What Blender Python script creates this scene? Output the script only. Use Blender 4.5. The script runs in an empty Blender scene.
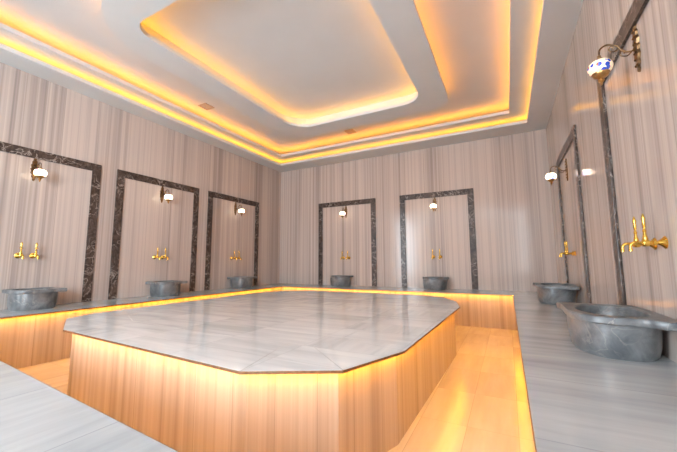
import bpy, bmesh, math, random
from mathutils import Vector, Matrix
random.seed(7)
S = bpy.context.scene
COL = S.collection

# ------------------------------------------------------------------ camera, world, exposure
YAW, PIT, ROL, FPX = 0.48, 0.1117, -0.0044, 322.5
fw0 = Vector((-math.sin(YAW), math.cos(YAW), 0)); rt = Vector((math.cos(YAW), math.sin(YAW), 0)); up0 = Vector((0, 0, 1))
fw = fw0*math.cos(PIT)+up0*math.sin(PIT); up = up0*math.cos(PIT)-fw0*math.sin(PIT)
r2 = rt*math.cos(ROL)+up*math.sin(ROL); u2 = up*math.cos(ROL)-rt*math.sin(ROL)
cd = bpy.data.cameras.new('camera'); cam = bpy.data.objects.new('camera', cd); COL.objects.link(cam)
M = Matrix((r2, u2, -fw)).transposed().to_4x4(); M.translation = Vector((0, 0, .55)); cam.matrix_world = M
cd.sensor_width = 36; cd.lens = FPX*36/677; cd.clip_start = .02
S.camera = cam

W = bpy.data.worlds.new('world'); S.world = W; W.use_nodes = True
bg = W.node_tree.nodes['Background']; bg.inputs[0].default_value = (.77, .90, 1, 1); bg.inputs[1].default_value = 33
YN, YO = -7.5, -3.6      # end wall; unseen openings added between them in both side walls for neutral fill
for px, rz in ((-5.43, 1), (.78, -1)):
    pl = bpy.data.lights.new('added_fill_portal', 'AREA'); pl.shape = 'RECTANGLE'; pl.size = YO-YN; pl.size_y = 3.9; pl.cycles.is_portal = True
    po = bpy.data.objects.new('added_fill_portal', pl); COL.objects.link(po)  # guides world light in through the added opening, as fill
    po.location = (px, (YN+YO)/2, 1.35); po.rotation_euler = (math.radians(90), 0, math.radians(-90*rz))
S.view_settings.view_transform = 'Standard'; S.view_settings.look = 'None'; S.view_settings.gamma = 1
S.view_settings.exposure = -0.13
LED_COL = (1.0, .40, .004, 1)
COVE, RIM = 19.0, 62.0
LAMP = 8.0

R, L, B, H, D = .78, -5.43, 6.99, 3.03, -.57

# ------------------------------------------------------------------ node helpers
def mat(name):
    m = bpy.data.materials.new(name); m.use_nodes = True
    return m, m.node_tree, m.node_tree.nodes['Principled BSDF']
def nd(t, k, **kw):
    n = t.nodes.new(k)
    for a, b in kw.items(): setattr(n, a, b)
    return n
def mth(t, op, a, b=None, c=None):
    n = nd(t, 'ShaderNodeMath', operation=op)
    for i, v in enumerate((a, b, c)):
        if v is None: continue
        if hasattr(v, 'links'): t.links.new(v, n.inputs[i])
        else: n.inputs[i].default_value = v
    return n.outputs[0]
def ramp(t, fac, stops):
    n = nd(t, 'ShaderNodeValToRGB'); e = n.color_ramp.elements
    while len(e) < len(stops): e.new(.5)
    for i, (p, c) in enumerate(stops): e[i].position = p; e[i].color = (*c, 1)
    t.links.new(fac, n.inputs[0]); return n.outputs[0]
def coords(t):
    g = nd(t, 'ShaderNodeNewGeometry'); s = nd(t, 'ShaderNodeSeparateXYZ'); t.links.new(g.outputs['Position'], s.inputs[0])
    return s.outputs
def comb(t, x, y, z):
    n = nd(t, 'ShaderNodeCombineXYZ')
    for i, v in enumerate((x, y, z)):
        if hasattr(v, 'links'): t.links.new(v, n.inputs[i])
        else: n.inputs[i].default_value = v
    return n.outputs[0]
def noise(t, vec, scale=1, detail=3, rough=.5, dist=0):
    n = nd(t, 'ShaderNodeTexNoise'); t.links.new(vec, n.inputs['Vector'])
    n.inputs['Scale'].default_value = scale; n.inputs['Detail'].default_value = detail
    n.inputs['Roughness'].default_value = rough; n.inputs['Distortion'].default_value = dist
    return n.outputs[0]
def wnoise(t, vec):
    n = nd(t, 'ShaderNodeTexWhiteNoise'); t.links.new(vec, n.inputs[0]); return n.outputs[0]
def mixc(t, fac, a, b, mode='MIX'):
    n = nd(t, 'ShaderNodeMix', data_type='RGBA', blend_type=mode)
    for s, v in ((n.inputs[0], fac), (n.inputs[6], a), (n.inputs[7], b)):
        if hasattr(v, 'links'): t.links.new(v, s)
        else: s.default_value = v if isinstance(v, float) else (*v, 1)
    return n.outputs[2]

def striped(name, light, mid, dark, axis='wall', slab=.42, rough=.12, contrast=1.0, freq=17.0, spec=.5, tile=None, streak=.07):
    """striped travertine-like marble; axis wall: stripes run up. axis x / y: stripes run along that world axis"""
    m, t, b = mat(name); x, y, z = coords(t)[0], coords(t)[1], coords(t)[2]
    if axis == 'wall': a, l = mth(t, 'ADD', x, y), z
    elif axis == 'x': a, l = y, x
    else: a, l = x, y
    cell = mth(t, 'FLOOR', mth(t, 'DIVIDE', a, slab))
    lcell = mth(t, 'FLOOR', mth(t, 'DIVIDE', l, tile)) if tile else 0.0
    rnd = wnoise(t, comb(t, cell, lcell, 3.0))
    off = mth(t, 'MULTIPLY', rnd, 37.0)
    wob = noise(t, comb(t, a, l, 0.0), 1.3, 2)
    aa = mth(t, 'MULTIPLY_ADD', wob, .004 if axis == 'wall' else .05, a)
    n1 = noise(t, comb(t, mth(t, 'MULTIPLY', aa, freq), mth(t, 'MULTIPLY', l, streak), off), 1, 4, .62)
    n2 = noise(t, comb(t, mth(t, 'MULTIPLY', aa, freq*.25), mth(t, 'MULTIPLY', l, streak*1.4), mth(t, 'ADD', off, 9.0)), 1, 2, .5)
    n3 = noise(t, comb(t, mth(t, 'MULTIPLY', aa, freq*4), mth(t, 'MULTIPLY', l, streak*4), off), 1, 2, .5)
    f = mth(t, 'ADD', mth(t, 'MULTIPLY', n1, .55), mth(t, 'ADD', mth(t, 'MULTIPLY', n2, .35), mth(t, 'MULTIPLY', n3, .10)))
    f = mth(t, 'MULTIPLY_ADD', mth(t, 'SUBTRACT', f, .5), contrast, .5)
    f = mth(t, 'ADD', f, mth(t, 'MULTIPLY', mth(t, 'SUBTRACT', rnd, .5), .10))
    c = ramp(t, f, [(.30, dark), (.46, mid), (.60, light)])
    # hairline joints between slabs
    fr = mth(t, 'FRACT', mth(t, 'DIVIDE', a, slab)); j = mth(t, 'LESS_THAN', fr, .006/slab*.8)
    if tile:
        fr2 = mth(t, 'FRACT', mth(t, 'DIVIDE', l, tile)); j = mth(t, 'MAXIMUM', j, mth(t, 'LESS_THAN', fr2, .004/tile))
    c = mixc(t, mth(t, 'MULTIPLY', j, .35), c, tuple(v*.5 for v in dark))
    t.links.new(c, b.inputs['Base Color'])
    b.inputs['Roughness'].default_value = rough; b.inputs['Specular IOR Level'].default_value = .22 if axis == 'wall' else spec
    return m
def paving(name):
    """grey marble slabs, streaks turned a quarter from slab to slab"""
    m, t, b = mat(name); x, y, z = coords(t)
    cx = mth(t, 'FLOOR', mth(t, 'DIVIDE', x, .62)); cy = mth(t, 'FLOOR', mth(t, 'DIVIDE', y, .31))
    rnd = wnoise(t, comb(t, cx, cy, 1.0)); off = mth(t, 'MULTIPLY', rnd, 31.0)
    turn = mth(t, 'GREATER_THAN', wnoise(t, comb(t, cy, cx, 7.0)), .75)
    def st(a, l): return noise(t, comb(t, mth(t, 'MULTIPLY', a, 9.0), mth(t, 'MULTIPLY', l, 1.1), off), 1, 4, .55, .4)
    n = nd(t, 'ShaderNodeMix'); t.links.new(turn, n.inputs[0]); t.links.new(st(y, x), n.inputs[2]); t.links.new(st(x, y), n.inputs[3])
    f = mth(t, 'ADD', n.outputs[0], mth(t, 'MULTIPLY', mth(t, 'SUBTRACT', rnd, .5), .20))
    c = ramp(t, f, [(.28, (.62, .63, .63)), (.5, (.76, .76, .76)), (.70, (.86, .855, .84))])
    j = mth(t, 'MAXIMUM', mth(t, 'LESS_THAN', mth(t, 'FRACT', mth(t, 'DIVIDE', x, .62)), .007), mth(t, 'LESS_THAN', mth(t, 'FRACT', mth(t, 'DIVIDE', y, .31)), .013))
    c = mixc(t, mth(t, 'MULTIPLY', j, .3), c, (.3, .28, .26))
    t.links.new(c, b.inputs['Base Color']); b.inputs['Roughness'].default_value = .13
    return m
def veined(name, base, base2, vein, rough=.15, scale=9, vs=5, wmin=.012):
    m, t, b = mat(name); g = nd(t, 'ShaderNodeNewGeometry'); p = g.outputs['Position']
    n = noise(t, p, scale, 5, .6, .6); c = ramp(t, n, [(.35, base), (.65, base2)])
    v = noise(t, p, vs, 4, .55, 1.2); d = mth(t, 'ABSOLUTE', mth(t, 'SUBTRACT', v, .5))
    k = ramp(t, d, [(0, (1, 1, 1)), (wmin, (0.5, .5, .5)), (wmin*2.5, (0, 0, 0))])
    k2 = mth(t, 'MULTIPLY', k, ramp(t, noise(t, p, 3, 2), [(.4, (.15, .15, .15)), (.6, (1, 1, 1))]))
    c = mixc(t, k2, c, vein); t.links.new(c, b.inputs['Base Color'])
    b.inputs['Roughness'].default_value = rough
    return m
def metal(name, col, rough, col2=None):
    m, t, b = mat(name); b.inputs['Metallic'].default_value = 1; b.inputs['Roughness'].default_value = rough
    g = nd(t, 'ShaderNodeNewGeometry')
    c = ramp(t, noise(t, g.outputs['Position'], 40, 3), [(.35, col), (.7, col2 or tuple(v*.8 for v in col))])
    t.links.new(c, b.inputs['Base Color']); return m
def emis(name, col, strength):
    m, t, b = mat(name); b.inputs['Base Color'].default_value = (.9, .8, .6, 1)
    b.inputs['Emission Color'].default_value = col; b.inputs['Emission Strength'].default_value = strength
    return m

m_wall = striped('striped_wall_marble', (.58, .485, .43), (.475, .395, .352), (.31, .255, .23), rough=.11, freq=20, contrast=1.3)
m_riser = striped('striped_riser_marble', (.56, .46, .37), (.46, .37, .29), (.31, .24, .18), rough=.14, slab=.30)
m_bx = striped('bench_marble_streaks_x', (.53, .545, .55), (.45, .465, .475), (.33, .345, .365), axis='x', slab=.62, tile=50, rough=.16, freq=9, streak=1.0, contrast=.9)
m_by = striped('bench_marble_streaks_y', (.53, .545, .55), (.45, .465, .475), (.33, .345, .365), axis='y', slab=.62, tile=50, rough=.16, freq=9, streak=1.0, contrast=.9)
m_pave = paving('platform_marble')
m_floor = striped('channel_floor_marble', (.72, .66, .58), (.60, .53, .45), (.48, .41, .34), axis='y', slab=.31, tile=.62, rough=.22, spec=.35, freq=7, streak=.8, contrast=.7)
m_frame = veined('dark_brown_marble', (.035, .022, .018), (.10, .07, .058), (.42, .36, .32), .28, 14, 6, .012); m_frame.node_tree.nodes['Principled BSDF'].inputs['Specular IOR Level'].default_value = .3
m_basin = veined('grey_basin_marble', (.09, .097, .105), (.21, .215, .22), (.28, .26, .24), .3, 7, 4, .006)
m_gold = metal('polished_brass', (.95, .62, .13), .2, (.85, .5, .08))
m_old = metal('antique_brass', (.26, .15, .07), .4, (.08, .05, .035))
m_fin = metal('dull_brass', (.60, .36, .14), .28, (.38, .2, .08))
m_joint, t, b = mat('grey_joint_filler'); g = nd(t, 'ShaderNodeNewGeometry'); t.links.new(ramp(t, noise(t, g.outputs['Position'], 6), [(.3, (.3, .29, .28)), (.7, (.5, .49, .47))]), b.inputs['Base Color'])
m_edge = metal('bronze_edge_strip', (.35, .24, .15), .45, (.25, .16, .10))
m_led = emis('amber_led', LED_COL, COVE)
m_led2 = emis('amber_rim_led', LED_COL, RIM)
m_plaster, t, b = mat('white_plaster')
g = nd(t, 'ShaderNodeNewGeometry')
t.links.new(ramp(t, noise(t, g.outputs['Position'], 2, 2), [(.3, (.64, .64, .63)), (.7, (.67, .67, .66))]), b.inputs['Base Color'])
b.inputs['Roughness'].default_value = .7; b.inputs['Specular IOR Level'].default_value = .2
m_vent, t, b = mat('beige_vent_metal'); b.inputs['Roughness'].default_value = .5
g = nd(t, 'ShaderNodeNewGeometry'); t.links.new(ramp(t, noise(t, g.outputs['Position'], 9), [(.3, (.42, .33, .26)), (.7, (.5, .4, .32))]), b.inputs['Base Color'])
def shade_mat(name, strength):
    m, t, b = mat(name); tc = nd(t, 'ShaderNodeTexCoord')
    v = nd(t, 'ShaderNodeTexVoronoi'); v.inputs['Scale'].default_value = 30; t.links.new(tc.outputs['Object'], v.inputs['Vector'])
    sel = mth(t, 'MULTIPLY', mth(t, 'LESS_THAN', v.outputs['Distance'], .42), mth(t, 'GREATER_THAN', wnoise(t, v.outputs['Position']), .42))
    hue = ramp(t, wnoise(t, mth(t, 'ADD', v.outputs['Distance'], 0.0)) if False else noise(t, tc.outputs['Object'], 30, 0), [(.38, (.02, .06, .42)), (.62, (.07, .14, .60)), (.70, (.5, .12, .06))])
    c = mixc(t, sel, (1.0, .80, .55), hue)
    t.links.new(c, b.inputs['Base Color']); t.links.new(c, b.inputs['Emission Color']); b.inputs['Emission Strength'].default_value = strength
    b.inputs['Roughness'].default_value = .2
    return m
m_shade = shade_mat('painted_glass_warm', LAMP)
m_shade2 = shade_mat('painted_glass_white_blue', .35)

# ------------------------------------------------------------------ mesh helpers
def link(name, bm, m, parent=None, smooth=False, bevel=0, loc=None):
    me = bpy.data.meshes.new(name); bmesh.ops.recalc_face_normals(bm, faces=bm.faces[:]); bm.to_mesh(me); bm.free()
    me.materials.append(m)
    if smooth:
        for p in me.polygons: p.use_smooth = True
        me.set_sharp_from_angle(angle=math.radians(38))
    o = bpy.data.objects.new(name, me); COL.objects.link(o)
    if parent: o.parent = parent
    if loc: o.location = loc
    if bevel:
        md = o.modifiers.new('bevel', 'BEVEL'); md.width = bevel; md.segments = 2; md.limit_method = 'ANGLE'
    return o
def box(bm, x0, x1, y0, y1, z0, z1):
    v = [bm.verts.new((x, y, z)) for z in (z0, z1) for x, y in ((x0, y0), (x1, y0), (x1, y1), (x0, y1))]
    for f in ((0, 1, 2, 3), (7, 6, 5, 4), (0, 4, 5, 1), (1, 5, 6, 2), (2, 6, 7, 3), (3, 7, 4, 0)): bm.faces.new([v[i] for i in f])
def prism(bm, pts, z0, z1):
    a = [bm.verts.new((x, y, z0)) for x, y in pts]; b = [bm.verts.new((x, y, z1)) for x, y in pts]
    n = len(pts); bm.faces.new(a[::-1]); bm.faces.new(b)
    for i in range(n): bm.faces.new((a[i], a[(i+1) % n], b[(i+1) % n], b[i]))
def ringprism(bm, outer, inner, z0, z1):
    """outer and inner have the same count"""
    n = len(outer)
    vs = [[bm.verts.new((x, y, z)) for x, y in p] for p in (outer, inner) for z in (z0, z1)]
    o0, o1, i0, i1 = vs
    for i in range(n):
        j = (i+1) % n
        bm.faces.new((o0[i], o0[j], o1[j], o1[i])); bm.faces.new((i0[j], i0[i], i1[i], i1[j]))
        bm.faces.new((o0[j], o0[i], i0[i], i0[j])); bm.faces.new((o1[i], o1[j], i1[j], i1[i]))
def rrect(x0, x1, y0, y1, rs, k=10):
    """rounded rectangle, radii for corners (x0y0, x1y0, x1y1, x0y1)"""
    out = []
    for (cx, cy, sx, sy, a0), r in zip(((x0, y0, 1, 1, 180), (x1, y0, -1, 1, 270), (x1, y1, -1, -1, 0), (x0, y1, 1, -1, 90)), rs):
        for i in range(k+1):
            a = math.radians(a0+90*i/k); out.append((cx+sx*r+r*math.cos(a), cy+sy*r+r*math.sin(a)))
    return out
def lathe(bm, prof, seg=24, M=Matrix.Identity(4)):
    rings = []
    for r, z in prof:
        rings.append([bm.verts.new(M @ Vector((r*math.cos(2*math.pi*i/seg), r*math.sin(2*math.pi*i/seg), z))) for i in range(seg)])
    for a, b in zip(rings, rings[1:]):
        for i in range(seg): bm.faces.new((a[i], a[(i+1) % seg], b[(i+1) % seg], b[i]))
    bm.faces.new(rings[0][::-1]); bm.faces.new(rings[-1])
def tube(bm, pts, rads, seg=10):
    pts = [Vector(p) for p in pts]
    if not hasattr(rads, '__len__'): rads = [rads]*len(pts)
    rings = []; ref = Vector((0.0, 0.0, 1.0)); prev = None
    for i, p in enumerate(pts):
        d = (pts[min(i+1, len(pts)-1)]-pts[max(i-1, 0)]).normalized()
        if prev is None:
            r = ref if abs(d.dot(ref)) < .9 else Vector((1, 0, 0))
            n = d.cross(r).normalized()
        else: n = (prev-d*prev.dot(d)).normalized()
        prev = n; bn = d.cross(n)
        rings.append([bm.verts.new(p+(n*math.cos(2*math.pi*k/seg)+bn*math.sin(2*math.pi*k/seg))*rads[i]) for k in range(seg)])
    for a, b in zip(rings, rings[1:]):
        for i in range(seg): bm.faces.new((a[i], a[(i+1) % seg], b[(i+1) % seg], b[i]))
    bm.faces.new(rings[0][::-1]); bm.faces.new(rings[-1])
def bez(p, n=14):
    """smooth curve through control points (Catmull-Rom)"""
    P = [Vector(q) for q in p]; P = [P[0]*2-P[1]]+P+[P[-1]*2-P[-2]]; out = []
    for i in range(1, len(P)-2):
        for k in range(n):
            t = k/n; out.append(.5*((2*P[i])+(-P[i-1]+P[i+1])*t+(2*P[i-1]-5*P[i]+4*P[i+1]-P[i+2])*t*t+(-P[i-1]+3*P[i]-3*P[i+1]+P[i+2])*t**3))
    out.append(P[-2]); return out
def thing(name, label, cat, loc, rz=0, group=None):
    o = bpy.data.objects.new(name, None); COL.objects.link(o); o.empty_display_size = .1
    o.location = loc; o.rotation_euler = (0, 0, rz); o['label'] = label; o['category'] = cat
    if group: o['group'] = group
    return o
def dup(root, loc, rz, label):
    r = root.copy(); COL.objects.link(r); r.location = loc; r.rotation_euler = (0, 0, rz); r['label'] = label
    for ch in list(root.children):
        c = ch.copy(); COL.objects.link(c); c.parent = r
        for g in ch.children:
            d = g.copy(); COL.objects.link(d); d.parent = c
    return r
def struct(name, bm, m):
    o = link(name, bm, m); o['kind'] = 'structure'; return o

# ------------------------------------------------------------------ room shell
bm = bmesh.new(); box(bm, L-.2, L, YO, B+.2, D-.1, 3.5); struct('wall_left', bm, m_wall)
bm = bmesh.new(); box(bm, R, R+.2, YO, B+.2, D-.1, 3.5); struct('wall_right', bm, m_wall)
bm = bmesh.new(); box(bm, L, R, B, B+.2, D-.1, 3.5); struct('wall_back', bm, m_wall)
bm = bmesh.new(); box(bm, L, R, YN, B, D-.1, D); struct('floor', bm, m_floor)
bm = bmesh.new(); box(bm, L, R, YN-.2, YN, D-.1, 3.5); struct('wall_front', bm, m_wall)
ZT = 3.35
bm = bmesh.new(); box(bm, L, R, YN, B, ZT, ZT+.2); struct('ceiling', bm, m_plaster)
def frame_ring(bm, xo0, xo1, yo0, yo1, xi0, xi1, yi0, yi1, z0, z1):
    ringprism(bm, [(xo0, yo0), (xo1, yo0), (xo1, yo1), (xo0, yo1)], [(xi0, yi0), (xi1, yi0), (xi1, yi1), (xi0, yi1)], z0, z1)
Y0 = 0.3   # near side of the recesses, overhead of the camera
# outer border with its upstand lip
bm = bmesh.new(); frame_ring(bm, L, R, YN, B, L+.37, .45, Y0, 6.50, H, H+.03); frame_ring(bm, L+.345, .475, Y0-.025, 6.525, L+.37, .45, Y0, 6.50, H+.03, H+.055)
o = struct('trim_1', bm, m_plaster)
# middle border: its underside is the first step of the ceiling
bm = bmesh.new(); frame_ring(bm, L, R, YN, B, -4.85, .17, Y0+.3, 6.24, H+.13, H+.16); frame_ring(bm, -4.875, .195, Y0+.275, 6.265, -4.85, .17, Y0+.3, 6.24, H+.16, H+.185)
struct('trim_2', bm, m_plaster)
# hanging island ring
IZ = 3.13
isl_o = rrect(-3.94, -.69, 1.48, 5.42, (.75, .25, .30, .55)); isl_i = rrect(-3.53, -1.08, 1.86, 5.02, (.22, .3, .3, .42))
def shrink(x0, x1, y0, y1, rs, d): return rrect(x0+d, x1-d, y0+d, y1-d, [max(.02, r-d) for r in rs])
bm = bmesh.new(); ringprism(bm, isl_o, isl_i, IZ, IZ+.035)
core_o = shrink(-3.94, -.69, 1.48, 5.42, (.75, .25, .30, .55), .12); core_i = shrink(-3.53, -1.08, 1.86, 5.02, (.22, .3, .3, .42), -.12)
ringprism(bm, core_o, core_i, IZ+.035, ZT)
lo = shrink(-3.94, -.69, 1.48, 5.42, (.75, .25, .30, .55), .02); li = shrink(-3.53, -1.08, 1.86, 5.02, (.22, .3, .3, .42), -.02)
ringprism(bm, li, isl_i, IZ+.035, IZ+.055)
struct('trim_3', bm, m_plaster)

def led(bm, label):
    o = link('led_strip', bm, m_led); o['label'] = label; o['category'] = 'light strip'; return o
def ledring(x0, x1, y0, y1, z, label, w=.02, h=.012):
    bm = bmesh.new(); frame_ring(bm, x0-w, x1+w, y0-w, y1+w, x0, x1, y0, y1, z, z+h); return led(bm, label)
ledring(L+.30, .52, Y0-.07, 6.57, H+.03, 'amber light strip hidden behind the outermost ceiling border lip')
o2 = ledring(-4.92, .24, Y0+.23, 6.31, H+.16, 'amber light strip behind the second, inner rectangular ceiling step')
a = shrink(-3.94, -.69, 1.48, 5.42, (.75, .25, .30, .55), .105); c = shrink(-3.94, -.69, 1.48, 5.42, (.75, .25, .30, .55), .118)
bm = bmesh.new(); ringprism(bm, a, c, IZ+.045, IZ+.065); m_led_soft = emis('orange_led', (1, .34, .02, 1), COVE*1.5); o2.data.materials[0] = m_led_soft; m_led_hole = emis('amber_led_dim', LED_COL, COVE*1.1)
o = led(bm, 'dim amber light strip along the outer side of the rounded ceiling island'); o.data.materials[0] = emis('orange_led_dim', (1, .34, .02, 1), COVE*1.0)
a = shrink(-3.53, -1.08, 1.86, 5.02, (.22, .3, .3, .42), -.085); c = shrink(-3.53, -1.08, 1.86, 5.02, (.22, .3, .3, .42), -.07)
bm = bmesh.new(); ringprism(bm, a, c, IZ+.035, IZ+.047); o = led(bm, 'amber light strip around the rounded opening of the ceiling island'); o.data.materials[0] = m_led_hole

def vent(x, y, label):
    t = thing('ceiling_vent', label, 'vent', (x, y, ZT), 0, 'ceiling vents')
    bm = bmesh.new(); frame_ring(bm, -.10, .10, -.10, .10, -.08, .08, -.08, .08, -.012, 0); link('vent_frame', bm, m_vent, t, bevel=.002)
    for k in range(6):
        bm = bmesh.new(); yy = -.065+k*.026; box(bm, -.08, .08, yy-.006, yy+.006, -.010, -.003); link('vent_slat', bm, m_vent, t)
VENTS = [(-4.66, 3.81, 'small square ceiling vent above the left wall side, left of the island'), (-2.85, 6.05, 'small square ceiling vent between the island and the back wall')]
for v in VENTS: vent(*v)

# ------------------------------------------------------------------ benches and platform
ST, OH = .009, .06        # slab thickness, overhang
XL, XR, YB = -4.65, .045, 6.10
def near_y(x): return .8-.072*(x+2.56)
def band(bm, p, q, n, d0, d1, z0, z1):
    p, q, n = Vector(p), Vector(q), Vector(n); prism(bm, [tuple(v) for v in (p+n*d0, q+n*d0, q+n*d1, p+n*d1)], z0, z1)
LIPH = .007
def make_bench(label, slab_pts, riser_pts, p, q, n, m):
    t = thing('marble_bench', label, 'bench', (0, 0, D), 0, 'built-in marble benches')
    bm = bmesh.new(); prism(bm, slab_pts, -D-ST, -D); link('seat_slab', bm, m, t)
    dd = (Vector(q)-Vector(p)).normalized()*.005; bm = bmesh.new(); band(bm, Vector(p)+dd, Vector(q)-dd, n, -.003, -.0005, -D-ST-LIPH, -D-.001); link('edge_trim', bm, m_edge, t)
    bm = bmesh.new(); prism(bm, riser_pts, .001, -D-ST-.001); link('riser', bm, m_riser, t)
    bm = bmesh.new(); band(bm, p, q, n, .003, .015, -D-ST-.005, -D-ST); link('led_strip', bm, m_led2, t)
    return t
e, g_ = .0015, .002
NL, NR = near_y(XL), near_y(XR)
make_bench('long grey marble bench along the back wall', [(L+e, YB), (R-e, YB), (R-e, B-e), (L+e, B-e)], [(L+e, YB+OH), (R-e, YB+OH), (R-e, B-e), (L+e, B-e)],
           (XL, YB), (XR, YB), (0, 1), m_by)
make_bench('grey marble bench along the left wall, under the row of three frames', [(L+e, YN+e), (XL, YN+e), (XL, YB-.001), (L+e, YB-.001)], [(L+e, YN+e), (XL-OH, YN+e), (XL-OH, YB+OH-g_), (L+e, YB+OH-g_)],
           (XL, NL), (XL, YB-.001), (-1, 0), m_bx)
make_bench('grey marble bench along the right wall, carrying the large nearest basin', [(XR, YN+e), (R-e, YN+e), (R-e, YB-.001), (XR, YB-.001)], [(XR+OH, YN+e), (R-e, YN+e), (R-e, YB+OH-g_), (XR+OH, YB+OH-g_)],
           (XR, NR), (XR, YB-.001), (1, 0), m_bx)
make_bench('grey marble bench in the near left foreground, across the entrance side', [(XL+.001, YN+e), (XR-.001, YN+e), (XR-.001, NR), (XL+.001, NL)],
           [(XL-OH+g_, YN+e), (XR+OH-g_, YN+e), (XR+OH-g_, NR-OH), (XL-OH+g_, NL-OH)], (XL+.001, NL), (XR-.001, NR), (0, -1), m_by)

PP = [(-1.24, 1.29), (-.78, 1.54), (-.60, 2.04), (-.55, 4.25), (-.67, 4.82), (-.90, 5.25), (-1.3, 5.50),
      (-3.40, 5.50), (-3.85, 5.25), (-4.08, 4.80), (-4.12, 4.2), (-4.10, 2.00), (-3.95, 1.68), (-3.33, 1.40)]
def inset(pts, d):
    n = len(pts); out = []
    for i in range(n):
        p0, p1, p2 = Vector(pts[i-1]), Vector(pts[i]), Vector(pts[(i+1) % n])
        d1 = (p1-p0).normalized(); d2 = (p2-p1).normalized(); n1 = Vector((-d1.y, d1.x)); n2 = Vector((-d2.y, d2.x))
        bis = (n1+n2).normalized(); out.append(tuple(p1+bis*d/max(.3, bis.dot(n1))))
    return out
t = thing('marble_platform', 'large low marble platform with chamfered corners in the middle of the room', 'platform', (0, 0, D))
bm = bmesh.new(); prism(bm, PP, -D-ST, -D); link('top_slab', bm, m_pave, t)
bm = bmesh.new(); ringprism(bm, inset(PP, -.003), inset(PP, -.0005), -D-ST-LIPH, -D-.001); link('edge_trim', bm, m_edge, t)
bm = bmesh.new(); qi = inset(PP, .5)
for i, (a, c) in enumerate(zip(PP, qi)):
    a, c = Vector(a), Vector(c); w = (c-a).normalized(); w = Vector((-w.y, w.x))*.0025; prism(bm, [tuple(v) for v in (a+w, a-w, c-w, c+w)], -D-.001, -D+.0004)
ringprism(bm, inset(PP, .5), inset(PP, .505), -D-.001, -D+.0004); link('joint_lines', bm, m_joint, t)
bm = bmesh.new(); prism(bm, inset(PP, OH), .001, -D-ST); link('base', bm, m_riser, t)
bm = bmesh.new(); ringprism(bm, inset(PP, .003), inset(PP, .015), -D-ST-.005, -D-ST); link('led_strip', bm, m_led2, t)

# ------------------------------------------------------------------ dark marble wall frames
# local frame: x along the wall, -y out of the wall into the room
FWD, FH, FT, FP = 1.54, 2.035, .115, .022
def make_frame(label):
    t = thing('marble_surround', label, 'surround', (0, 0, 0), 0, 'dark marble frames around the wash places')
    h = FWD/2
    for s in (-1, 1):
        bm = bmesh.new(); a, b_ = s*h, s*(h-FT)
        ps = [(a, .001), (b_, .001), (b_, FH-FT), (a, FH)]
        v0 = [bm.verts.new((x, -.001, z)) for x, z in ps]; v1 = [bm.verts.new((x, -FP, z)) for x, z in ps]
        bm.faces.new(v0); bm.faces.new(v1[::-1])
        for i in range(4): bm.faces.new((v0[i], v0[(i+1) % 4], v1[(i+1) % 4], v1[i]))
        link('post', bm, m_frame, t, bevel=.004)
    bm = bmesh.new(); ps = [(-h, FH), (-h+FT, FH-FT), (h-FT, FH-FT), (h, FH)]
    v0 = [bm.verts.new((x, -.001, z)) for x, z in ps]; v1 = [bm.verts.new((x, -FP, z)) for x, z in ps]
    bm.faces.new(v0); bm.faces.new(v1[::-1])
    for i in range(4): bm.faces.new((v0[i], v0[(i+1) % 4], v1[(i+1) % 4], v1[i]))
    link('lintel', bm, m_frame, t, bevel=.004)
    return t
# places: (location on the wall, rotation, words)
PI = math.pi
PL = {'l0': ((L, 1.81, 0), PI/2), 'l1': ((L, 3.58, 0), PI/2), 'l2': ((L, 5.35, 0), PI/2),
      'b0': ((-3.43, B, 0), 0), 'b1': ((-1.31, B, 0), 0), 'r0': ((R, 5.17, 0), -PI/2), 'r1': ((R, 2.55, 0), -PI/2)}
WORDS = {'l0': 'nearest on the left wall, cut by the photo edge', 'l1': 'in the middle of the left wall', 'l2': 'farthest along the left wall, next to the left back corner',
         'b0': 'on the back wall, the left one of two', 'b1': 'on the back wall, the right one of two', 'r0': 'on the right wall, the far one near the back corner', 'r1': 'on the right wall, nearest to the viewer'}
def at(key, du=0.0, dz=0.0, out=0.0):
    (x, y, z), rz = PL[key]; v = Matrix.Rotation(rz, 3, 'Z') @ Vector((du, -out, dz)); return (x+v.x, y+v.y, z+v.z)
proto = None
for k in PL:
    lab = 'dark veined marble frame '+WORDS[k]
    if proto is None: proto = make_frame(lab); proto.location = PL[k][0]; proto.rotation_euler = (0, 0, PL[k][1])
    else:
        o = dup(proto, PL[k][0], PL[k][1], lab)
        if k[0] == 'r': o.scale.z = 1.035

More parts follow.
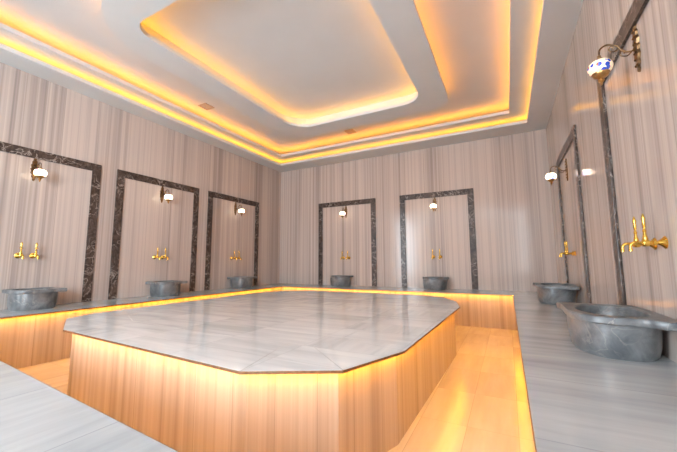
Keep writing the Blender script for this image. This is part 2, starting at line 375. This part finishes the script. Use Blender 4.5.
# ------------------------------------------------------------------ wall lamps (local: -y out of the wall, z=0 at the middle of the backplate)
def make_lamp(label, shade, out=.19, k=1.0):
    t = thing('wall_lamp', label, 'lamp', (0, 0, 0), 0, 'oriental wall lamps in the frames')
    # leaf-shaped pierced backplate
    bm = bmesh.new(); prof = [(-.155, .004), (-.14, .014), (-.12, .012), (-.10, .026), (-.075, .022), (-.05, .038), (-.02, .030), (0, .042), (.02, .030), (.05, .040), (.075, .024), (.10, .028), (.125, .012), (.14, .016), (.155, .004)]
    zs = [p[0] for p in prof]; n = len(prof)
    f0 = [bm.verts.new((w, -.001, z)) for z, w in prof]+[bm.verts.new((-w, -.001, z)) for z, w in reversed(prof)]
    f1 = [bm.verts.new((w*.8, -.014, z*.97)) for z, w in prof]+[bm.verts.new((-w*.8, -.014, z*.97)) for z, w in reversed(prof)]
    N = 2*n
    for i in range(N): bm.faces.new((f0[i], f0[(i+1) % N], f1[(i+1) % N], f1[i]))
    for i in range(n-1):
        bm.faces.new((f0[i], f0[i+1], f0[N-2-i], f0[N-1-i])); bm.faces.new((f1[i+1], f1[i], f1[N-1-i], f1[N-2-i]))
    for z in (-.11, -.07, -.03, .03, .07, .11):
        for s in (-1, 1):
            bmesh.ops.create_icosphere(bm, subdivisions=1, radius=.009, matrix=Matrix.Translation((s*.013, -.014, z)))
    plate = link('backplate', bm, m_old, t)
    lx = -out
    bm = bmesh.new()
    tube(bm, bez([(0, -.012, -.005), (0, -.04, -.012), (0, -.075, .005), (0, -.10, .045), (0, lx+.045, .066), (0, lx+.008, .048), (0, lx, .0)]), .0055, 8)
    tube(bm, bez([(0, -.03, -.014), (0, -.055, -.035), (0, -.085, -.022), (0, -.08, .006), (0, -.062, 0), (0, -.067, -.014)]), .0038, 6)
    tube(bm, bez([(0, -.085, .03), (0, -.115, .012), (0, -.14, .03), (0, -.128, .050), (0, -.115, .038)]), .0035, 6)
    lathe(bm, [(.006, 0), (.014, .003), (.014, .010), (.006, .016)], 12, Matrix.Rotation(PI/2, 4, 'X') @ Matrix.Translation((0, -.005, .010)))
    link('arm', bm, m_old, t, smooth=True)
    bm = bmesh.new()
    lathe(bm, [(.004, .012), (.010, .004), (.009, -.008), (.016, -.014), (.014, -.024), (.026, -.026), (.034, -.032), (.032, -.036)], 20, Matrix.Translation((0, lx, 0)))
    link('cap', bm, m_old, t, smooth=True)
    bm = bmesh.new()
    lathe(bm, [(.030, -.030), (.044, -.034), (.057, -.046), (.065, -.066), (.065, -.082), (.057, -.101), (.046, -.114), (.036, -.120)], 28, Matrix.Translation((0, lx, 0)))
    link('lamp_shade', bm, shade, t, smooth=True)
    bm = bmesh.new()
    lathe(bm, [(.048, -.108), (.047, -.119), (.036, -.134), (.020, -.144), (.012, -.150), (.018, -.158), (.012, -.168), (.005, -.176), (.008, -.182), (.002, -.192)], 20, Matrix.Translation((0, lx, 0)))
    link('finial', bm, m_fin, t, smooth=True)
    return t
ZL = 1.825
LW = {'l0': 'glowing brass wall lamp inside the frame nearest on the left wall', 'l1': 'glowing brass wall lamp inside the middle frame of the left wall', 'l2': 'glowing brass wall lamp inside the farthest frame of the left wall',
      'b0': 'glowing brass wall lamp inside the left frame of the back wall', 'b1': 'glowing brass wall lamp inside the right frame of the back wall', 'r0': 'glowing brass wall lamp on the right wall near the back corner, seen from its side',
      'r1': 'large nearest wall lamp at upper right with blue flowered white shade'}
proto = None
for k in PL:
    p = at(k, .07 if k == 'r1' else 0, ZL+(.02 if k == 'r1' else -.05))
    if k == 'r1': o = make_lamp(LW[k], m_shade2)
    elif proto is None: o = proto = make_lamp(LW[k], m_shade)
    else: o = dup(proto, p, 0, LW[k])
    o.location = p; o.rotation_euler = (0, 0, PL[k][1])

# ------------------------------------------------------------------ taps (local: -y out of the wall, z=0 at the pipe axis)
def make_tap(label, tall=1.0):
    t = thing('water_tap', label, 'tap', (0, 0, 0), 0, 'brass taps above the basins')
    RX = Matrix.Rotation(PI/2, 4, 'X')     # lathe z -> -y
    bm = bmesh.new(); lathe(bm, [(.034, 0), (.036, .004), (.030, .010), (.020, .022), (.014, .034), (.010, .04)], 24, RX); link('escutcheon', bm, m_gold, t, smooth=True)
    bm = bmesh.new()
    lathe(bm, [(.010, .036), (.010, .055), (.015, .058), (.015, .066), (.010, .070), (.011, .082), (.019, .088), (.021, .105), (.019, .122), (.011, .128), (.010, .13)], 20, RX)
    tube(bm, bez([(0, -.125, 0), (0, -.150, .003), (0, -.172, .001), (0, -.187, -.012), (0, -.190, -.032)]), [.0095]*50+[.010]*7, 12)
    lathe(bm, [(.012, -.046), (.013, -.036), (.010, -.030)], 14, Matrix.Translation((0, -.190, 0)))
    lathe(bm, [(.013, .012), (.017, .022), (.014, .034), (.010, .048), (.008, .060)], 16, Matrix.Translation((0, -.105, 0)))
    link('spout', bm, m_gold, t, smooth=True)
    bm = bmesh.new()
    lathe(bm, [(.006, .058), (.012, .068), (.006, .080), (.006, .096), (.011, .106), (.009, .122), (.012, .138), (.008, .156), (.003, .168)], 16, Matrix.Translation((0, -.105, 0)))
    tube(bm, bez([(-.020, -.105, .092), (0, -.105, .090), (.020, -.105, .092)], 4), .0045, 8)
    link('handle', bm, m_gold, t, smooth=True)
    return t
TW = {'l0': 'above the nearest basin of the left wall', 'l1': 'above the middle basin of the left wall', 'l2': 'above the farthest basin of the left wall',
      'b0': 'above the left basin of the back wall', 'b1': 'above the right basin of the back wall', 'r0': 'above the far basin of the right wall', 'r1': 'above the large nearest basin'}
proto = None
for k in PL:
    for s in (-1, 1):
        side = ('left' if s < 0 else 'right') if k[0] in 'lb' else ('farther' if s < 0 else 'nearer')
        lab = 'brass water tap '+TW[k]+', '+side+' one of the pair'
        p = at(k, s*.072+(.065 if k == 'r1' else 0), .65)
        if proto is None: o = proto = make_tap(lab)
        else: o = dup(proto, p, 0, lab)
        o.location = p; o.rotation_euler = (0, 0, PL[k][1]); o.scale = (1, .8, 1)

# ------------------------------------------------------------------ marble basins (u along the wall towards the far end, w out of the wall)
def polar(pts, c, n, smooth=0):
    """resample a closed star-shaped outline by angle about c"""
    for _ in range(smooth):
        q = []
        for i in range(len(pts)):
            a, b_ = Vector(pts[i]), Vector(pts[(i+1) % len(pts)]); q += [tuple(a*.75+b_*.25), tuple(a*.25+b_*.75)]
        pts = q
    out = []
    for k in range(n):
        an = 2*PI*k/n; d = Vector((math.cos(an), math.sin(an))); best = None
        for i in range(len(pts)):
            a = Vector(pts[i])-Vector(c); b_ = Vector(pts[(i+1) % len(pts)])-Vector(c); e_ = b_-a
            den = d.x*e_.y-d.y*e_.x
            if abs(den) < 1e-9: continue
            tt = (a.x*e_.y-a.y*e_.x)/den; ss = (a.x*d.y-a.y*d.x)/den
            if tt > 0 and -1e-6 <= ss <= 1+1e-6 and (best is None or tt > best): best = tt
        out.append((c[0]+d.x*best, c[1]+d.y*best))
    return out
def loft(bm, rings, cap0=True, cap1=True):
    vs = [[bm.verts.new((x, y, z)) for x, y in pts] for pts, z in rings]; n = len(vs[0])
    for a, b_ in zip(vs, vs[1:]):
        for i in range(n): bm.faces.new((a[i], a[(i+1) % n], b_[(i+1) % n], b_[i]))
    if cap0: bm.faces.new(vs[0][::-1])
    if cap1: bm.faces.new(vs[-1])
def make_basin(label, su=1.0, flip=1, sym=False, ears=True):
    t = thing('wash_basin', label, 'basin', (0, 0, 0), 0, 'carved marble basins')
    zr, th, N = .24, .042, 96; c = (0, -.225)
    if sym: rim = [(-.335, 0), (-.335, .05), (-.335, .20), (-.335, .235), (-.27, .255), (-.24, .32), (-.15, .42), (0, .455), (.15, .42), (.24, .32), (.27, .255), (.335, .235), (.335, .2), (.335, .05), (.335, 0)]
    else: rim = [(-.42, 0), (-.42, .09), (-.35, .14), (-.355, .21), (-.36, .26), (-.33, .37), (-.26, .425), (-.15, .455), (0, .458), (.16, .452), (.24, .452), (.30, .462), (.345, .480), (.352, .480), (.345, .40), (.335, .1), (.335, 0)]
    if not ears: rim = [(max(-.325, min(u, .345)), w) for u, w in rim]
    rim = [(u*su*flip, -max(w, .001)) for u, w in rim]
    if flip < 0: rim = rim[::-1]
    ro = polar(rim, c, N, 1)
    def ell(a, b_, cw=.225, p=2.4): return [(su*a*math.copysign(abs(math.cos(2*PI*k/N))**(2/p), math.cos(2*PI*k/N)), -cw+b_*math.copysign(abs(math.sin(2*PI*k/N))**(2/p), math.sin(2*PI*k/N))) for k in range(N)]
    def ang(pts): return polar(pts, c, N)
    def sc(pts, f): return [(c[0]+(x-c[0])*f, c[1]+(y-c[1])*f) for x, y in pts]
    hole = ang(ell(.275, .17)); bt = ang(ell(.312, .218, .225)); 
    bm = bmesh.new()
    z1 = zr-th
    loft(bm, [(ang(ell(.283, .19)), 0), (ang(ell(.295, .200)), .012), (ang(ell(.309, .211)), .06), (ang(ell(.314, .217)), .13), (bt, z1), (hole, z1), (sc(hole, .97), .12), (sc(hole, .85), .07), (sc(hole, .5), .05)])
    link('bowl', bm, m_basin, t, smooth=True)
    bm = bmesh.new()
    loft(bm, [(hole, z1), (sc(ro, .985), z1), (ro, z1+.006), (ro, zr-.008), (sc(ro, .985), zr), (sc(hole, 1.04), zr), (hole, zr-.008), (hole, z1)], False, False)
    bmesh.ops.remove_doubles(bm, verts=bm.verts[:], dist=1e-5)
    link('rim', bm, m_basin, t, smooth=True)
    return t
# near right basin: local +x = towards the far end is -? rotation -90 deg maps local +x to world -y, so flip
o = make_basin('large grey marble basin on the right bench, nearest to the viewer', 1.0, -1); o.location = at('r1', -.12); o.rotation_euler = (0, 0, -PI/2)
dup(o, at('r0', -.10), -PI/2, 'grey marble basin on the right bench, far one near the back corner')
o = make_basin('worn grey marble basin on the left bench, nearest to the left edge of the photo', .70, 1, False, False); o.location = at('l0', .04); o.rotation_euler = (0, 0, PI/2)
dup(o, at('l1', 0.01), PI/2, 'grey marble basin on the left bench, in the middle frame')
dup(o, at('l2', 0.03), PI/2, 'grey marble basin on the left bench, in the farthest frame')
o = make_basin('grey marble basin on the back bench, in the left frame', .73, 1, True); o.location = at('b0', -.05)
dup(o, at('b1', -.02), 0, 'grey marble basin on the back bench, in the right frame')
